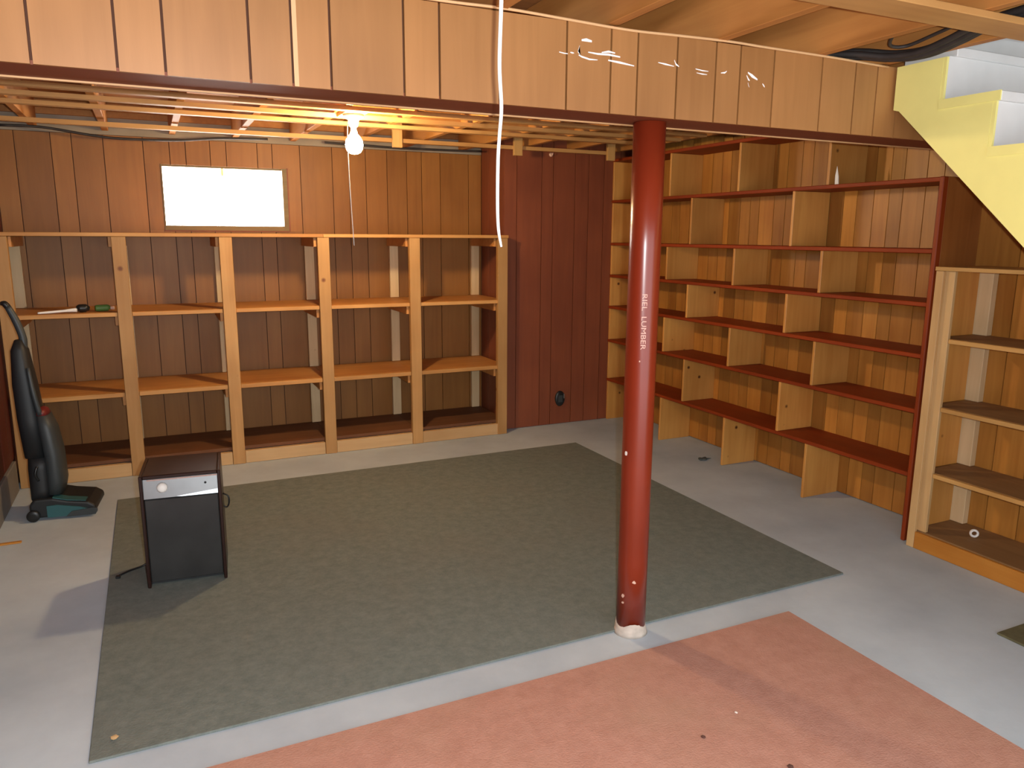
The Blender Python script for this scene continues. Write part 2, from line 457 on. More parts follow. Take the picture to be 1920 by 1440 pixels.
for yy in (3.60, 3.89, 4.17, 4.44, 4.73):
    box('lath', XL + 0.005, XR - 0.4, yy - 0.025, yy + 0.025, ZJ - 0.022, ZJ - 0.001, M_lath, ceil)
# the furthest lath is broken in two behind the bulb
box('lath', XL + 0.005, 1.33, 5.29, 5.33, ZJ - 0.04, ZJ - 0.015, M_lath, ceil)
box('lath', 1.36, XR - 0.4, 5.29, 5.33, ZJ - 0.034, ZJ - 0.008, M_lath, ceil)
for cx, z0 in ((1.607, 2.145), (2.53, 2.135), (3.34, 2.135)):
    box('cleat', cx - 0.034, cx + 0.034, 5.262, 5.288, z0, 2.33, M_cleat, ceil, 0.002)
box('cleat', XL + 0.001, XL + 0.045, 5.24, 5.275, 1.90, ZJ - 0.022, M_cleat, ceil, 0.002)
# wide strap under the near joists
box('strap', 0.30, 2.674, 1.585, 1.71, ZJ - 0.022, ZJ - 0.001, M_lath, ceil, 0.002)

# unseen walls and lid added above the staircase to block world light
zt0, zt1 = ZS + 0.031, 3.60
sw = struct(box('stairwell_blocker_left', 2.64, 2.68, YF, 2.44, zt0, zt1, M_greypaint), 'unseen pale wall added above the staircase to block world light', 'wall')
sw2 = struct(box('stairwell_blocker_right', XR + 0.012, XR + 0.2, YF, 2.44, zt0, zt1, M_greypaint), 'unseen pale far wall added to keep world light off the stairs', 'wall')
sw3 = struct(box('stairwell_blocker_end', 2.681, XR + 0.011, 2.44, 2.50, zt0, zt1, M_greypaint), 'unseen pale end wall added at the head of the stairs to block light', 'wall')
sw4 = struct(box('stairwell_blocker_front', 2.681, XR + 0.011, YF, YF + 0.06, ZS, zt1, M_greypaint), 'unseen pale wall added to close the stairwell against world light', 'wall')
sw5 = struct(box('stairwell_blocker_lid', 2.64, XR + 0.2, YF, 2.50, zt1 + 0.001, zt1 + 0.04, M_greypaint), 'unseen lid added over the stairs to block world light', 'ceiling')

# ------------------------------------------------------------------ panelled beam (soffit)
BY0, BY1, BZ0, BZ1 = 2.22, 2.405, 1.945, 2.208
beam = struct(box('ceiling_beam', XL + 0.002, XR - 0.002, BY0 + 0.013, BY1, BZ0 + 0.011, BZ1 - 0.003, M_groove), 'long dropped beam boxed in with tan wood panelling', 'beam')
cutbm = [XL + 0.004, -0.62, -0.42, -0.218, -0.035, 0.074, 0.28, 0.39, 0.493, 0.702, 0.81, 1.002, 1.233, 1.396, 1.499, 1.658, 1.822, 1.93, 2.085, 2.32, 2.494, 2.612, 2.731, 2.90, 3.10, 3.28, 3.50, XR - 0.004]
G = 0.0034
boards_x(beam, cutbm, BY0, BY0 + 0.012, BZ0, BZ1, M_panel)
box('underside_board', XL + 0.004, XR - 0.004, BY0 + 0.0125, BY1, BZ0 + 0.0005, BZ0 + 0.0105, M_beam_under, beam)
box('back_trim', XL + 0.004, XR - 0.30, BY1 + 0.0005, BY1 + 0.012, BZ0 - 0.004, BZ0 + 0.022, M_trimlight, beam)
box('batten', 0.392, 0.404, BY0 - 0.004, BY0 - 0.0003, BZ0, BZ1, plain('batten_pale', srgb(214, 164, 118), 0.5), beam)

# white smears left on the varnish
def smear(pts, w):
    """a flat hand-drawn dab lying on the beam face, pts = centre line in x,z"""
    V = []; F = []
    n = len(pts); up_ = []; lo = []
    for i, (x, z) in enumerate(pts):
        t = i / max(1, n - 1); ww = w * (0.35 + 0.65 * math.sin(math.pi * min(0.95, max(0.08, t)))) * (0.75 + 0.5 * rnd.random())
        up_.append((x, z + ww)); lo.append((x, z - ww * 0.8))
    poly = up_ + lo[::-1]
    return extrude_poly('paint_smear', [(p[0] - beam.location.x, p[1] - beam.location.z) for p in poly], 'Y',
                        BY0 - 0.0014 - beam.location.y, BY0 - 0.0004 - beam.location.y, M_smear, beam)
M_smear = plain('white_smear', srgb(250, 246, 246), 0.35)
smear([(1.285, 2.157), (1.302, 2.159), (1.322, 2.157)], 0.0065)
smear([(1.275, 2.112), (1.287, 2.108), (1.315, 2.103), (1.345, 2.104)], 0.003)
smear([(1.278, 2.140), (1.272, 2.122), (1.282, 2.112)], 0.0025)
smear([(1.31, 2.124), (1.345, 2.122), (1.385, 2.124), (1.43, 2.121)], 0.004)
smear([(1.36, 2.128), (1.385, 2.133), (1.41, 2.131)], 0.004)
smear([(1.385, 2.107), (1.43, 2.104), (1.485, 2.099)], 0.0035)
smear([(1.205, 2.114), (1.222, 2.112), (1.236, 2.112)], 0.0022)
smear([(1.245, 2.117), (1.252, 2.116), (1.258, 2.116)], 0.003)
smear([(1.58, 2.119), (1.61, 2.116), (1.645, 2.113)], 0.0025)
smear([(1.645, 2.132), (1.652, 2.120), (1.665, 2.114)], 0.0035)
smear([(1.735, 2.113), (1.765, 2.110), (1.79, 2.110)], 0.0025)
smear([(1.74, 2.101), (1.765, 2.099), (1.785, 2.099)], 0.0018)
smear([(1.845, 2.110), (1.862, 2.112), (1.87, 2.118)], 0.003)
smear([(1.965, 2.122), (1.985, 2.112), (2.01, 2.102)], 0.0055)
smear([(1.96, 2.112), (1.968, 2.100), (1.975, 2.096)], 0.004)
smear([(2.035, 2.090), (2.042, 2.084), (2.046, 2.080)], 0.003)
smear([(1.968, 2.088), (1.971, 2.080), (1.975, 2.074)], 0.002)

# ------------------------------------------------------------------ staircase
SX0, SX1 = 2.70, 3.70
st = thing('staircase', 'staircase with yellow painted stringer and grey treads descending beside the beam', 'staircase', (SX0, 2.2, 0))
RISE, RUN, T0, R0 = 0.187, 0.206, 2.055, 2.010     # first visible tread top and the riser behind it
prof = [(2.205, 2.205), (R0, 2.205)]
zt, yr = T0, R0
steps = []
while zt > 0.1:
    prof += [(yr, zt - 0.034), (yr - RUN, zt - 0.034)]
    steps.append((yr, zt)); zt -= RISE; yr -= RUN
prof += [(yr, 0.0), (yr + 0.12, 0.0)]
slope = 0.946
prof += [(2.180, 2.038), (2.205, 2.045)]
prof[-3] = (2.180 - 2.038 / slope, 0.0)
def to_st(pts): return [(a - 2.2, b) for a, b in pts]
extrude_poly('stringer', to_st(prof), 'X', 0.0, 0.04, M_yellow, st)
extrude_poly('stringer', to_st(prof), 'X', SX1 - SX0 - 0.04, SX1 - SX0, M_yellow, st)
for (yr_, zt_) in steps:
    t = box('tread', SX0 + 0.003, SX1, yr_ - RUN - 0.026, yr_ - 0.0005, zt_ - 0.034, zt_, M_greypaint, st, 0.003)
    box('tread_end', SX0 - 0.004, SX0 + 0.0025, yr_ - RUN - 0.026, yr_ - 0.0005, zt_ - 0.034, zt_, M_yellow, t)
    box('riser', SX0 + 0.0125, SX1, yr_ - RUN - 0.013, yr_ - RUN - 0.0005, max(0.0, zt_ - RISE), zt_ - 0.034, M_greypaint, st)
    box('riser_edge', SX0 + 0.001, SX0 + 0.012, yr_ - RUN - 0.013, yr_ - RUN - 0.0005, max(0.0, zt_ - RISE), zt_ - 0.034, M_yellow, st)
box('riser', SX0 + 0.0125, SX1, R0 - 0.013, R0 - 0.0005, T0 + 0.0005, T0 + RISE - 0.034, M_greypaint, st)
box('riser_edge', SX0 + 0.001, SX0 + 0.012, R0 - 0.013, R0 - 0.0005, T0 + 0.0005, 2.205, M_yellow, st)
t = box('tread', SX0 + 0.043, SX1, R0 - 0.022, R0 + 0.20, T0 + RISE - 0.034, T0 + RISE, M_greypaint, st, 0.003)
box('riser', SX0 + 0.04, SX1 - 0.04, 2.2005, 2.2175, T0 + RISE, ZS + 0.03, M_greypaint, st)

# ------------------------------------------------------------------ steel column
PX, PY, PR = 1.63, 2.325, 0.0575
pole = thing('support_column', 'round red-brown painted steel column standing under the beam', 'column', (PX, PY, 0))
ztop = BZ0 - 0.001
lathe('shaft', [(PR, 0.035), (PR, 0.3), (PR, 0.9), (PR, 1.5), (PR, ztop)], M_pole, pole, n=48)
prf = [(PR + 0.010, 0.0), (PR + 0.006, 0.012), (PR + 0.0025, 0.03), (PR + 0.0015, 0.042)]
c = lathe('mortar_collar', prf, M_plasterwhite, pole, n=40)
for i, v in enumerate(c.data.vertices):
    if v.co.z > 0.02: v.co.z += 0.012 * math.sin(3 * math.atan2(v.co.y, v.co.x) + 1) + 0.006 * rnd.random()
def on_pole(ang, z, r):      # ang measured from the direction facing -Y, positive towards +X
    return Vector((r * math.sin(ang), -r * math.cos(ang), z))
def chip(ang, z, w, h, m):
    n = 9; V = []; F = []
    for i in range(n):
        th = 2 * math.pi * i / n; q = 0.75 + 0.5 * rnd.random()
        a = ang + w * q * math.cos(th) / PR; zz = z + h * q * math.sin(th)
        V.append(on_pole(a, zz, PR + 0.0015)); V.append(on_pole(a, zz, PR - 0.001))
    F.append(tuple(2 * i for i in range(n)))
    F += [(2 * i, 2 * ((i + 1) % n), 2 * ((i + 1) % n) + 1, 2 * i + 1) for i in range(n)]
    mesh_obj('paint_chip', V, F, m, pole)
A0 = math.asin(-0.573)
chip(A0 - 0.06, 1.102, 0.003, 0.003, M_chip)
chip(A0 - 0.80, 0.746, 0.006, 0.009, M_white)
chip(A0 + 0.13, 0.234, 0.008, 0.006, M_chip)
chip(A0 - 0.62, 0.171, 0.006, 0.008, M_chip)
chip(A0 - 0.60, 0.142, 0.005, 0.004, M_chip)
# stencilled words running down the column
def flat_text(body, size):
    cu = bpy.data.curves.new('text', 'FONT'); cu.body = body; cu.size = size; cu.resolution_u = 3
    o = bpy.data.objects.new('text', cu); COL.objects.link(o)
    dg = bpy.context.evaluated_depsgraph_get()
    me = bpy.data.meshes.new_from_object(o.evaluated_get(dg))
    bpy.data.objects.remove(o, do_unlink=True); bpy.data.curves.remove(cu)
    return me
me = flat_text('RIEL  LUMBER', 0.026)
xs = [v.co.x for v in me.vertices]; w = max(xs) - min(xs)
for v in me.vertices:
    s = (v.co.x - min(xs)) / w; h = v.co.y
    v.co = on_pole(A0 + 0.13 + (h - 0.010) / PR, 1.347 - s * 0.202, PR + 0.0012)
me.materials.clear(); me.materials.append(plain('stencil_paint', srgb(222, 176, 160), 0.6))
link('stencil_lettering', me, pole)

# ------------------------------------------------------------------ open shelving on the back wall
sh = thing('storage_shelving', 'long open pine storage shelving under the window', 'shelving', (0.83, 5.6, 0))
px = [-0.785, -0.165, 0.455, 1.085, 1.738, 2.438]
FY0, FY1, SB = 5.33, 5.37, 5.885
for i, x in enumerate(px):
    w = 0.04
    box('front_post', x - w, x + w, FY0, FY1, 0.001, 1.532, M_pineZ, sh, 0.002)
    bx = x - 0.01 if i == 5 else x
    for (z0, z1) in ((0.116, 0.529), (0.557, 1.044), (1.068, 1.47)):
        box('back_post', bx - 0.034, bx + 0.034, SB - 0.028, SB, z0, z1, M_pale, sh, 0.002)
    for (z1, hh) in ((0.527, 0.06), (1.042, 0.06), (1.530, 0.06)):
        box('side_rail', x - 0.058, x - 0.041 if i else x - 0.0405, FY1 + 0.002, SB - 0.03, z1 - hh, z1, M_shelftop, sh) if i else \
        box('side_rail', x + 0.041, x + 0.055, FY1 + 0.002, SB - 0.03, z1 - hh, z1, M_shelftop, sh)
ends = [px[0] - 0.04] + [x for x in px[1:5]] + [px[5] + 0.04]
for a, b in zip(ends[:-1], ends[1:]):
    for (z0, z1, y0) in ((0.530, 0.555, FY1 + 0.001), (1.045, 1.066, FY1 + 0.001)):
        box('shelf_board', a + 0.001, b - 0.001, y0, SB, z0, z1, M_shelftop, sh, 0.002)
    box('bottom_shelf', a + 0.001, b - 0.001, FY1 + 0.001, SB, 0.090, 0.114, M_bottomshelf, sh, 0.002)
    box('base_rail', a + 0.0415, b - 0.0415, FY0 + 0.004, FY1, 0.001, 0.088, M_paleX, sh, 0.003)
    box('front_lip', a + 0.0415, b - 0.0415, FY0 + 0.012, FY1, 1.040, 1.0655, M_pineX, sh, 0.002)
    box('front_lip', a + 0.0415, b - 0.0415, FY0 + 0.012, FY1, 0.526, 0.5545, M_pineX, sh, 0.002)
box('top_board', px[0] - 0.045, px[3], FY0 - 0.004, SB, 1.533, 1.556, M_pineX, sh, 0.002)
box('top_board', px[3] + 0.001, px[5] + 0.045, FY0 - 0.004, SB, 1.533, 1.556, M_pineX, sh, 0.002)

# things left on the shelving
tl = thing('hand_brush', 'white handled brush with a dark head lying on the shelf', 'brush', (-0.50, 5.40, 1.067), math.radians(12))
tube('handle', [(-0.14, 0, 0.008), (-0.08, 0, 0.010), (0.0, 0, 0.014), (0.07, 0, 0.017)], [0.006, 0.008, 0.008, 0.014], M_white, tl)
tube('head', [(0.071, 0, 0.022), (0.085, 0, 0.0255), (0.12, 0, 0.0255), (0.14, 0, 0.022)], [0.014, 0.025, 0.025, 0.012], M_black, tl, n=12)
gb = thing('green_bottle', 'small green plastic bottle with pale cap lying beside the brush', 'bottle', (-0.285, 5.46, 1.067), math.radians(15))
tube('body', [(-0.05, 0, 0.021), (-0.035, 0, 0.021), (0.02, 0, 0.021), (0.035, 0, 0.018)], [0.016, 0.0205, 0.0205, 0.010], M_green, gb, n=14)
tube('cap', [(0.036, 0, 0.018), (0.06, 0, 0.018)], 0.011, M_chip, gb, n=12, sub=1)

# ------------------------------------------------------------------ built-in bookcase on the right wall
bc = thing('bookcase', 'built-in mahogany stained bookcase with staggered pine dividers on the right wall', 'bookcase', (3.6, 4.0, 0))
BX0, BX1 = 3.47, XR - 0.001
Y0, Y1 = 2.52, AY - 0.004
zs = [0.360, 0.695, 0.978, 1.238, 1.500, 1.842]
TH = 0.022
for z in zs:
    box('shelf_board', BX0, BX1, Y0, Y1, z - TH, z, M_mahog, bc, 0.003)
box('top_board', BX0, BX1, Y0 + 0.0, Y1, 2.145, 2.167, M_mahog, bc, 0.003)
lev = [0.0] + zs
tops = [z - TH for z in zs] + [2.145]
odd, even = (4.665, 3.94, 3.213), (4.405, 3.457)
for i in range(7):
    ys = odd if i % 2 == 0 else even
    for y in ys:
        dep = 0.0 if i else 0.0
        box('divider', BX0 + 0.004, BX1, y, y + 0.019, lev[i] + 0.0005, tops[i] - 0.0005, M_divider, bc, 0.002)
    box('end_block', BX0 + 0.006, BX1, Y1 - 0.020, Y1, lev[i] + 0.0005, tops[i] - 0.0005, M_divider, bc, 0.002)
box('end_panel', BX0 + 0.0125, BX1, Y0 - 0.020, Y0 - 0.001, 0.001, 1.842, M_endpanel, bc, 0.002)
box('end_stile', BX0 - 0.026, BX0 + 0.012, Y0 - 0.024, Y0 - 0.001, 0.001, 1.842, M_mahogZ, bc, 0.004)
sc = tag(mesh_obj('paper_scrap', [(0, 0, 0), (0.004, -0.022, 0.0), (0.006, -0.016, 0.045), (0.004, -0.003, 0.10), (0.0, 0.001, 0.05),
         (0.002, 0, 0), (0.006, -0.022, 0.0), (0.008, -0.016, 0.045), (0.006, -0.003, 0.10), (0.002, 0.001, 0.05)],
         [(0, 1, 2, 3, 4), (5, 6, 7, 8, 9)] + [(i, (i + 1) % 5, 5 + (i + 1) % 5, 5 + i) for i in range(5)], M_white, None, (3.49, 3.185, 1.842)),
         'small torn white scrap standing on the top bookcase shelf', 'scrap')
ck = thing('dark_rag', 'small crumpled dark rag on the floor at the foot of the bookcase', 'rag', (3.44, 4.10, 0))
bm = bmesh.new(); bmesh.ops.create_icosphere(bm, subdivisions=3, radius=1.0)
for v in bm.verts:
    n_ = 0.75 + 0.25 * math.sin(5 * v.co.x + 2 * v.co.y) * math.cos(4 * v.co.y + 1)
    v.co = Vector((v.co.x * 0.045 * n_, v.co.y * 0.032 * n_, max(0.0, (v.co.z * 0.5 + 0.5) * 0.022 * n_)))
me = bpy.data.meshes.new('cloth'); bm.to_mesh(me); bm.free(); me.materials.append(M_darkglass)
for p_ in me.polygons: p_.use_smooth = True
link('cloth', me, ck)
tube('fringe', [(0.02, 0.01, 0.006), (0.035, 0.005, 0.006), (0.07, 0.0, 0.005)], [0.007, 0.005, 0.002], M_darkglass, ck, n=6)

# ------------------------------------------------------------------ freestanding pine shelf unit under the stairs
pu = thing('shelf_unit', 'light pine shelf unit standing under the stairs', 'shelf', (3.58, 1.85, 0))
UX0, UX1, UY0, UY1 = 3.41, XR - 0.004, 1.58, 2.458
for y0, y1 in ((UY1 - 0.085, UY1), (UY0, UY0 + 0.085)):
    box('front_post', UX0, UX0 + 0.019, y0 + (0 if y0 < 2 else 0.045), y1 - (0.045 if y0 < 2 else 0), 0.001, 1.398, M_unit2Z, pu, 0.002)
    box('front_post', UX0 + 0.020, UX0 + 0.039, y0, y1, 0.094, 1.398, M_unit2Z, pu, 0.002)
    for (z0, z1) in ((0.094, 0.384), (0.406, 0.720), (0.742, 1.056), (1.078, 1.398)):
        box('back_post', UX1 - 0.04, UX1, y0, y1, z0, z1, M_pale, pu, 0.002)
for z in (0.405, 0.741, 1.077):
    box('shelf_board', UX0 + 0.040, UX1, UY0 + 0.02, UY1 - 0.02, z - 0.021, z, M_dust, pu, 0.002)
    box('shelf_edge', UX0 + 0.018, UX0 + 0.039, UY0 + 0.088, UY1 - 0.089, z - 0.0215, z, M_unit2, pu, 0.002)
box('shelf_board', UX0 + 0.022, UX1, UY0, UY1 - 0.001, 0.070, 0.092, M_dust, pu, 0.002)
box('base_rail', UX0 + 0.001, UX0 + 0.0185, UY0 + 0.041, UY1 - 0.041, 0.001, 0.088, M_orangeY, pu, 0.002)
box('top_board', UX0 - 0.003, UX1, UY0 - 0.004, UY1 + 0.004, 1.399, 1.418, M_unit2, pu, 0.002)
box('end_panel', UX0 + 0.10, UX1 - 0.045, UY1 - 0.017, UY1 - 0.001, 0.094, 0.383, M_divider, pu)
box('end_panel', UX0 + 0.10, UX1 - 0.045, UY1 - 0.017, UY1 - 0.001, 0.407, 0.719, M_divider, pu)
box('end_panel', UX0 + 0.10, UX1 - 0.045, UY1 - 0.017, UY1 - 0.001, 0.743, 1.055, M_divider, pu)
box('end_panel', UX0 + 0.10, UX1 - 0.045, UY1 - 0.017, UY1 - 0.001, 1.079, 1.397, M_divider, pu)
ring = []
V = []; F = []; nR, nr = 20, 8
for i in range(nR):
    for j in range(nr):
        a, b = 2 * math.pi * i / nR, 2 * math.pi * j / nr
        V.append(((0.016 + 0.006 * math.cos(b)) * math.cos(a), 0.009 * math.sin(b), 0.022 + (0.016 + 0.006 * math.cos(b)) * math.sin(a)))
for i in range(nR):
    for j in range(nr):
        F.append((i * nr + j, ((i + 1) % nR) * nr + j, ((i + 1) % nR) * nr + (j + 1) % nr, i * nr + (j + 1) % nr))
rg = mesh_obj('tape_ring', V, F, M_white, None, (3.60, 2.235, 0.0925), True)
rg.rotation_euler = (0, 0, math.radians(-45))
tag(rg, 'tiny white plastic ring on the bottom board of the pine unit', 'ring')

# ------------------------------------------------------------------ carpets and mat
def slab_rug(name, x0, x1, y0, y1, th, m, label, cat):
    o = box(name, x0, x1, y0, y1, 0.0005, th, m, None, 0.002)
    return tag(o, label, cat)
slab_rug('grey_rug', -0.278, 2.833, 2.34, 4.848, 0.009, M_rug, 'large dark grey-green carpet remnant on the concrete floor', 'rug')
slab_rug('red_rug', -0.76, 2.318, -1.25, 2.168, 0.010, M_red, 'faded terracotta red carpet remnant in front of the column', 'rug')
slab_rug('door_mat', 2.945, 3.38, 1.25, 1.688, 0.010, M_mat, 'olive brown mat under the staircase', 'mat')

def crumb(name, loc, r, m, label, cat, group=None):
    bm = bmesh.new(); bmesh.ops.create_icosphere(bm, subdivisions=1, radius=r)
    for v in bm.verts:
        v.co *= 0.75 + 0.5 * rnd.random(); v.co.z *= 0.4
    lo = min(v.co.z for v in bm.verts)
    for v in bm.verts: v.co.z -= lo
    me = bpy.data.meshes.new(name); bm.to_mesh(me); bm.free(); me.materials.append(m)
    o = link(name, me, None, loc); tag(o, label, cat, group); return o
crumb('wood_chip', (-0.212, 2.424, 0.0092), 0.012, plain('chip_tan', srgb(212, 178, 130), 0.7), 'tan wood chip on the corner of the grey carpet', 'chip')
crumb('plaster_crumb', (1.636, 1.715, 0.0102), 0.006, M_white, 'white plaster crumb on the red carpet', 'crumb')
crumb('dirt_speck', (1.455, 1.66, 0.0102), 0.008, plain('dirt', srgb(92, 60, 52), 0.9), 'smaller dark dirt speck beside the plaster crumb on the red carpet', 'speck', 'dark specks on the red carpet')
crumb('dirt_speck', (1.60, 1.44, 0.0102), 0.011, plain('dirt2', srgb(92, 60, 52), 0.9), 'larger of two dark dirt specks on the red carpet', 'speck', 'dark specks on the red carpet')

# ------------------------------------------------------------------ dehumidifier
dh = thing('dehumidifier', 'dark brown dehumidifier with a silver control strip standing on the grey carpet', 'dehumidifier', (0.062, 3.645, 0.0095), math.radians(-5.2))
W, D, H = 0.165, 0.15, 0.515
lbox('side_panel', -W, -W + 0.014, -D - 0.008, D, 0.0, H, M_brownlam, dh, 0.003)
lbox('side_panel', W - 0.014, W, -D - 0.008, D, 0.0, H, M_brownlam, dh, 0.003)
lbox('top_panel', -W + 0.0145, W - 0.0145, -D - 0.004, D, H - 0.016, H, M_brownlam, dh, 0.003)
lbox('back_panel', -W + 0.0145, W - 0.0145, D - 0.012, D, 0.012, H - 0.0165, M_vacdark, dh)
fp = lbox('front_panel', -W + 0.0145, W - 0.0145, -D + 0.002, -D + 0.02, 0.022, 0.405, M_charcoal, dh, 0.004)
lbox('bottom_tray', -W + 0.0145, W - 0.0145, -D + 0.022, D - 0.013, 0.008, 0.03, M_vacdark, dh)
cp = mesh_obj('control_panel',
    [(-W + 0.015, -D - 0.002, 0.410), (W - 0.015, -D - 0.002, 0.410), (W - 0.015, -D + 0.012, 0.494), (-W + 0.015, -D + 0.012, 0.494),
     (-W + 0.015, -D + 0.03, 0.410), (W - 0.015, -D + 0.03, 0.410), (W - 0.015, -D + 0.03, 0.494), (-W + 0.015, -D + 0.03, 0.494)],
    [(0, 1, 2, 3), (4, 5, 6, 7), (0, 1, 5, 4), (3, 2, 6, 7), (0, 3, 7, 4), (1, 2, 6, 5)], M_silver, dh)
k = lathe('control_knob', [(0.022, 0.0), (0.022, 0.006), (0.017, 0.016), (0.004, 0.0185)], M_white, cp, (-0.075, -D + 0.0045, 0.455), n=20)
k.rotation_euler = (math.radians(80), 0, 0)
k = lathe('indicator_lamp', [(0.005, 0.0), (0.004, 0.004)], M_vacdark, cp, (0.10, -D + 0.0045, 0.46), n=12)
k.rotation_euler = (math.radians(80), 0, 0)
tb = mesh_obj('trim_strip', [(0.0, -D - 0.0028, 0.4095), (W - 0.016, -D - 0.0028, 0.4095), (W - 0.016, -D + 0.0005, 0.428), (-0.02, -D - 0.0022, 0.4125),
     (0.0, -D - 0.001, 0.4095), (W - 0.016, -D - 0.001, 0.4095), (W - 0.016, -D + 0.0035, 0.428), (-0.02, -D + 0.001, 0.4125)],
     [(0, 1, 2, 3), (4, 5, 6, 7), (0, 1, 5, 4), (1, 2, 6, 5), (2, 3, 7, 6), (3, 0, 4, 7)], M_chrome, cp)
lbox('trim_strip', -W + 0.03, W - 0.016, -D + 0.0075, -D + 0.0115, 0.4875, 0.4935, M_chrome, cp)
tube('power_cord', [(-W - 0.003, 0.10, 0.05), (-W - 0.02, 0.10, 0.02), (-W - 0.055, 0.09, 0.006), (-W - 0.10, 0.06, 0.005), (-W - 0.135, 0.02, 0.006)], 0.0045, M_black, dh)
lbox('cord_plug', -W - 0.148, -W - 0.128, -0.004, 0.014, 0.0, 0.012, M_black, dh, 0.002)
tube('cord_loop', [(W + 0.001, -0.02, 0.36), (W + 0.022, -0.03, 0.35), (W + 0.026, -0.03, 0.32), (W + 0.016, -0.025, 0.295), (W + 0.001, -0.02, 0.30)], 0.004, M_black, dh)

# ------------------------------------------------------------------ upright vacuum cleaner
vc = thing('vacuum_cleaner', 'dark upright vacuum cleaner with teal trim beside the open shelving', 'vacuum', (-0.60, 4.80, 0.0), math.radians(-6))
def loft(name, secs, m, parent, n=14, sq=3.0):
    """secs: (cx, cy, z, rx, ry); superellipse sections"""
    V = []; F = []
    for (cx_, cy_, z, rx, ry) in secs:
        for k in range(n):
            th = 2 * math.pi * k / n; c_, s_ = math.cos(th), math.sin(th)
            V.append((cx_ + rx * math.copysign(abs(c_) ** (2 / sq), c_), cy_ + ry * math.copysign(abs(s_) ** (2 / sq), s_), z))
    for i in range(len(secs) - 1):
        for k in range(n):
            F.append((i * n + k, i * n + (k + 1) % n, (i + 1) * n + (k + 1) % n, (i + 1) * n + k))
    F.append(tuple(range(n))); F.append(tuple((len(secs) - 1) * n + k for k in range(n)))
    return mesh_obj(name, V, F, m, parent, (0, 0, 0), True)
# floor head: long nose towards +X
hd = extrude_poly('floor_head', [(-0.085, 0.012), (0.225, 0.012), (0.240, 0.03), (0.236, 0.058), (0.20, 0.082), (0.10, 0.098), (0.03, 0.118), (-0.06, 0.118), (-0.085, 0.09)],
                  'Y', -0.13, 0.15, M_vacdark, vc)
bmod = hd.modifiers.new('bevel', 'BEVEL'); bmod.width = 0.012; bmod.segments = 2
tr = extrude_poly('teal_trim', [(0.0, 0.014), (0.215, 0.016), (0.222, 0.036), (0.16, 0.060), (0.05, 0.082), (0.0, 0.08)], 'Y', -0.139, -0.1305, M_vacteal, hd)
extrude_poly('teal_trim', [(0.03, 0.1185), (0.10, 0.0985), (0.19, 0.0865), (0.19, 0.090), (0.10, 0.104), (0.03, 0.124)], 'Y', -0.125, -0.06, M_vacteal, hd)
extrude_poly('bumper', [(0.09, 0.012), (0.236, 0.012), (0.2475, 0.03), (0.2475, 0.045), (0.225, 0.05), (0.12, 0.04)], 'Y', -0.146, -0.1395, M_vacgrey, hd)
for yy in (-0.158, 0.132):
    w_ = lathe('wheel', [(0.012, 0.0), (0.030, 0.001), (0.032, 0.004), (0.032, 0.022), (0.030, 0.025), (0.012, 0.026)], M_black, vc, (-0.065, yy + 0.026, 0.033), n=20)
    w_.rotation_euler = (math.radians(90), 0, 0)
loft('motor_housing', [(-0.035, 0, 0.105, 0.055, 0.11), (-0.03, 0, 0.16, 0.06, 0.11), (-0.03, 0, 0.28, 0.06, 0.105), (-0.03, 0, 0.34, 0.055, 0.10)], M_vacdark, vc)
loft('dust_canister', [(0.035, -0.02, 0.130, 0.040, 0.085), (0.045, -0.02, 0.20, 0.045, 0.09), (0.042, -0.02, 0.36, 0.045, 0.09), (0.026, -0.02, 0.50, 0.042, 0.085), (0.012, -0.02, 0.575, 0.03, 0.07)], M_vacgrey, vc)
loft('canister_cap', [(0.010, -0.02, 0.576, 0.030, 0.068), (0.006, -0.02, 0.60, 0.026, 0.06), (0.0, -0.02, 0.612, 0.012, 0.04)], M_vacred, vc)
loft('bag_housing', [(-0.042, 0.0, 0.342, 0.058, 0.095), (-0.055, 0, 0.55, 0.060, 0.09), (-0.066, 0, 0.75, 0.055, 0.075), (-0.072, 0, 0.93, 0.040, 0.055), (-0.07, 0, 0.985, 0.02, 0.035)], M_vacdark, vc)
tube('front_rail', [(0.005, -0.075, 0.58), (-0.012, -0.083, 0.70), (-0.028, -0.070, 0.84)], [0.014, 0.013, 0.010], M_vacgrey, vc)
hn = tube('handle', [(-0.055, 0.0, 0.94), (-0.052, 0.0, 1.00), (-0.075, 0, 1.09), (-0.105, 0.0, 1.165)], [0.022, 0.019, 0.019, 0.016], M_vacgrey, vc, n=12)
tube('grip', [(-0.104, 0, 1.163), (-0.118, 0, 1.180), (-0.135, 0, 1.182)], [0.0165, 0.0165, 0.010], M_black, hn, n=12)
tube('cord_hook', [(-0.03, -0.108, 0.30), (-0.04, -0.118, 0.26), (-0.03, -0.108, 0.22)], 0.007, M_black, vc)

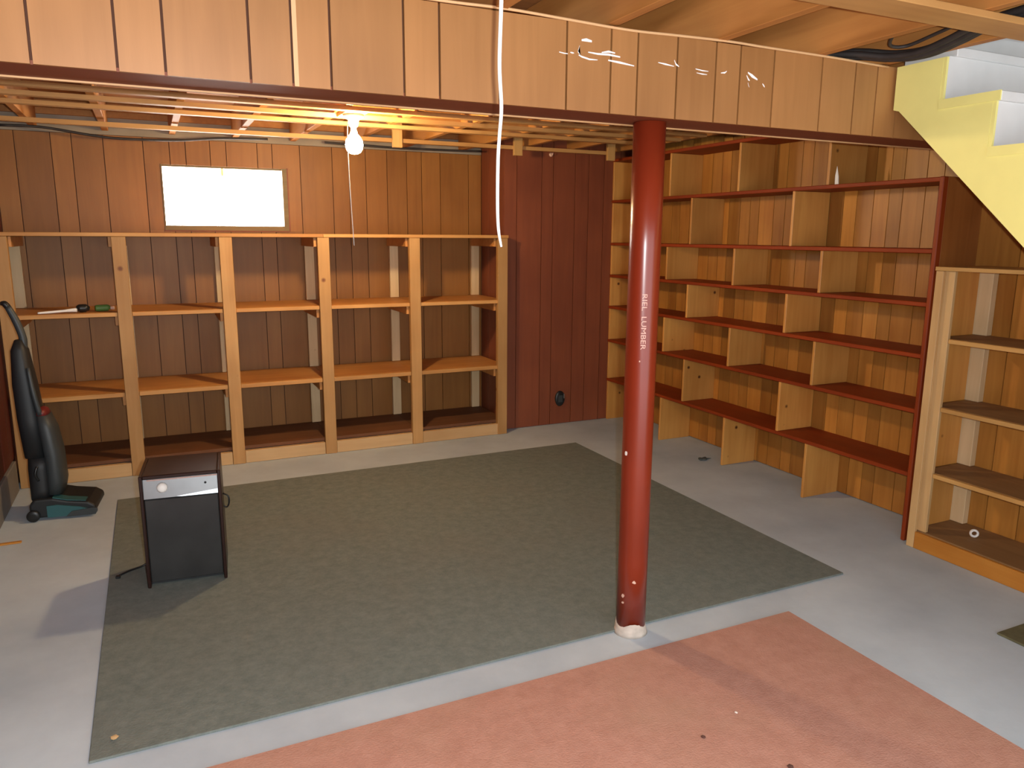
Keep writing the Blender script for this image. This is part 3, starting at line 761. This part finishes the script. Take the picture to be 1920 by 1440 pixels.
# ------------------------------------------------------------------ bulbs, cords, wiring
BLX, BLY = 1.062, 4.285
bl = thing('ceiling_bulb', 'lit bare bulb in a white socket with a pull string under the laths', 'lamp', (BLX, BLY, ZJ - 0.022))
box('mounting_board', BLX - 0.06, BLX + 0.06, 4.197, 4.413, ZJ - 0.0215, ZJ - 0.002, M_lath, bl)
lathe('socket', [(0.056, -0.001), (0.055, -0.014), (0.030, -0.028), (0.022, -0.062), (0.020, -0.064)], M_white, bl, n=24)
lathe('bulb', [(0.013, -0.0645), (0.015, -0.085), (0.020, -0.102), (0.034, -0.117), (0.044, -0.135), (0.048, -0.158), (0.044, -0.181), (0.034, -0.197), (0.018, -0.206), (0.004, -0.208)], M_bulb, bl, n=24)  # globe widened to mimic the bloom around the lit bulb
tube('pull_string', [(-0.032, -0.03, -0.025), (-0.045, -0.045, -0.07), (-0.047, -0.045, -0.2), (-0.042, -0.045, -0.4), (-0.036, -0.045, -0.55), (-0.030, -0.045, -0.70)], 0.0022, M_white, bl, n=6)

cdp = [(0.748, 1.645, 1.525), (0.7405, 1.645, 1.565), (0.738, 1.645, 1.625), (0.739, 1.645, 1.720), (0.7425, 1.645, 1.775), (0.747, 1.645, 1.837), (0.742, 1.645, 1.928), (0.746, 1.645, 2.061), (0.747, 1.645, ZJ - 0.0235)]
co = tube('light_pull_cord', [(a - 0.747, b - 1.645, c_ - ZJ) for a, b, c_ in cdp], [0.0025, 0.0035, 0.0038, 0.004, 0.004, 0.0042, 0.0044, 0.0046, 0.0046], M_cord, None, n=10, sub=6, loc=(0.747, 1.645, ZJ))
tag(co, 'long white braided pull cord hanging in front of the beam', 'cord')

tw = tube('tan_wire', [(0.62 - 1.6, 0, 2.213 - 2.2), (0.85 - 1.6, 0, 0.013), (1.02 - 1.6, 0, 0.016), (1.22 - 1.6, 0, 0.011), (1.456 - 1.6, 0, 0.005), (1.668 - 1.6, 0, 0.010), (1.872 - 1.6, 0, 0.014), (2.041 - 1.6, 0, 0.012), (2.353 - 1.6, 0, 0.010), (2.66 - 1.6, 0, 0.004)],
          0.0045, M_tan, None, n=8, loc=(1.6, BY0 - 0.006, 2.2))
tag(tw, 'thin tan wire running along the top edge of the panelled beam', 'wire')

cb = tube('black_cable', [(-0.767, 0, 2.195), (-0.542, 0, 2.196), (-0.281, 0, 2.164), (-0.098, 0, 2.152), (0.222, 0, 2.160), (0.457, 0, 2.185), (0.60, -0.03, 2.190), (0.80, -0.05, 2.195)], 0.008, M_cable, None, n=8, loc=(0, 5.70, 0))
tag(cb, 'black cable sagging below the laths above the window', 'cable')
cb2 = tube('black_cable', [(1.20, 0, 2.2), (1.45, 0, 2.195), (1.732, 0, 2.190), (2.0, 0, 2.192), (2.2, 0, 2.195), (2.42, 0, 2.200)], 0.008, M_cable, None, n=8, loc=(0, 5.70, 0))
tag(cb2, 'dark cable strung along the top of the back wall beside the boxed-out panelling', 'cable')

def wire_bundle(off, r):
    P = [(2.48, 2.34, 2.245), (2.53, 2.22, 2.228), (2.575, 2.11, 2.204), (2.590, 2.0, 2.198), (2.580, 1.88, 2.214), (2.555, 1.76, 2.232), (2.535, 1.62, 2.236), (2.51, 1.40, 2.238), (2.50, 1.0, 2.25)]
    return [(x - 2.522 + off[0], y - 2.0, z - 2.2 + off[1]) for x, y, z in P]
wbn = thing('cable_bundle', 'bundle of dusty dark cables sagging below the joists beside the staircase', 'cable', (2.5, 2.0, 2.2))
for off in ((0, 0), (0.024, 0.003), (-0.024, 0.006), (0.012, 0.020), (0.046, 0.008)):
    tube('cable', wire_bundle(off, 0), 0.012, M_cable, wbn, n=8)
lp = tube('wire_loop', [(2.36, 1.92, 2.29), (2.38, 1.97, 2.245), (2.45, 2.04, 2.226), (2.51, 2.02, 2.226), (2.50, 1.90, 2.240), (2.46, 1.78, 2.245)], 0.006, M_cable, None, n=8)
tag(lp, 'thin dark wire loop hanging between the last joists', 'wire')
jb = thing('junction_box', 'small steel junction box with armoured cables fixed among the laths', 'electrical box', (1.28, 3.74, ZJ - 0.001))
box('box_body', 1.23, 1.33, 3.69, 3.79, ZJ - 0.042, ZJ - 0.001, M_steel, jb, 0.004)
lathe('knockout', [(0.014, -0.0425), (0.014, -0.046), (0.010, -0.047)], M_vacdark, jb, (0, 0, 0), n=14)
for dx, bend in ((0.0, 0.02), (0.03, 0.05)):
    tube('armoured_cable', [(0.05, dx - 0.01, -0.02), (0.12, dx, -0.018 - bend * 0.5), (0.24, dx - 0.01, -0.030), (0.34, dx + 0.02, -0.022 - bend * 0.4), (0.44, dx, -0.012)], 0.008, M_steel, jb, n=8)

out = thing('wall_outlet', 'black oval outlet on the dark panelled wall near the floor', 'outlet', (3.018, AY, 0.218))
pl = lathe('cover_plate', [(0.050, 0.0), (0.050, 0.008), (0.044, 0.014), (0.03, 0.016)], M_black, out, (0, -0.0005, 0), n=24)
pl.rotation_euler = (math.radians(90), 0, 0); pl.scale = (0.92, 1.3, 1.0)
lbox('socket_face', -0.02, 0.02, -0.021, -0.0165, -0.03, 0.03, M_vacgrey, out, 0.002)
lbox('screw_strip', 0.030, 0.036, -0.0205, -0.0155, 0.0, 0.04, M_chrome, out, 0.001)

hk = thing('wall_hook', 'small pale hook high on the dark red panelled wall', 'hook', (2.90, AY, 2.175))
lathe('hook_plate', [(0.016, -0.004), (0.016, 0.004), (0.010, 0.009)], M_chip, hk, (0, -0.0045, 0), n=14).rotation_euler = (math.radians(90), 0, 0)
tube('hook_arm', [(0, -0.012, 0.0), (0, -0.03, -0.004), (0, -0.036, 0.012)], 0.004, M_chip, hk, n=8)
sv = box('wood_sliver', -0.80, -0.70, 4.35, 4.372, 0.0005, 0.009, M_orangeY, None, 0.002)
tag(sv, 'thin splinter of yellow wood on the concrete beside the left wall', 'wood scrap')
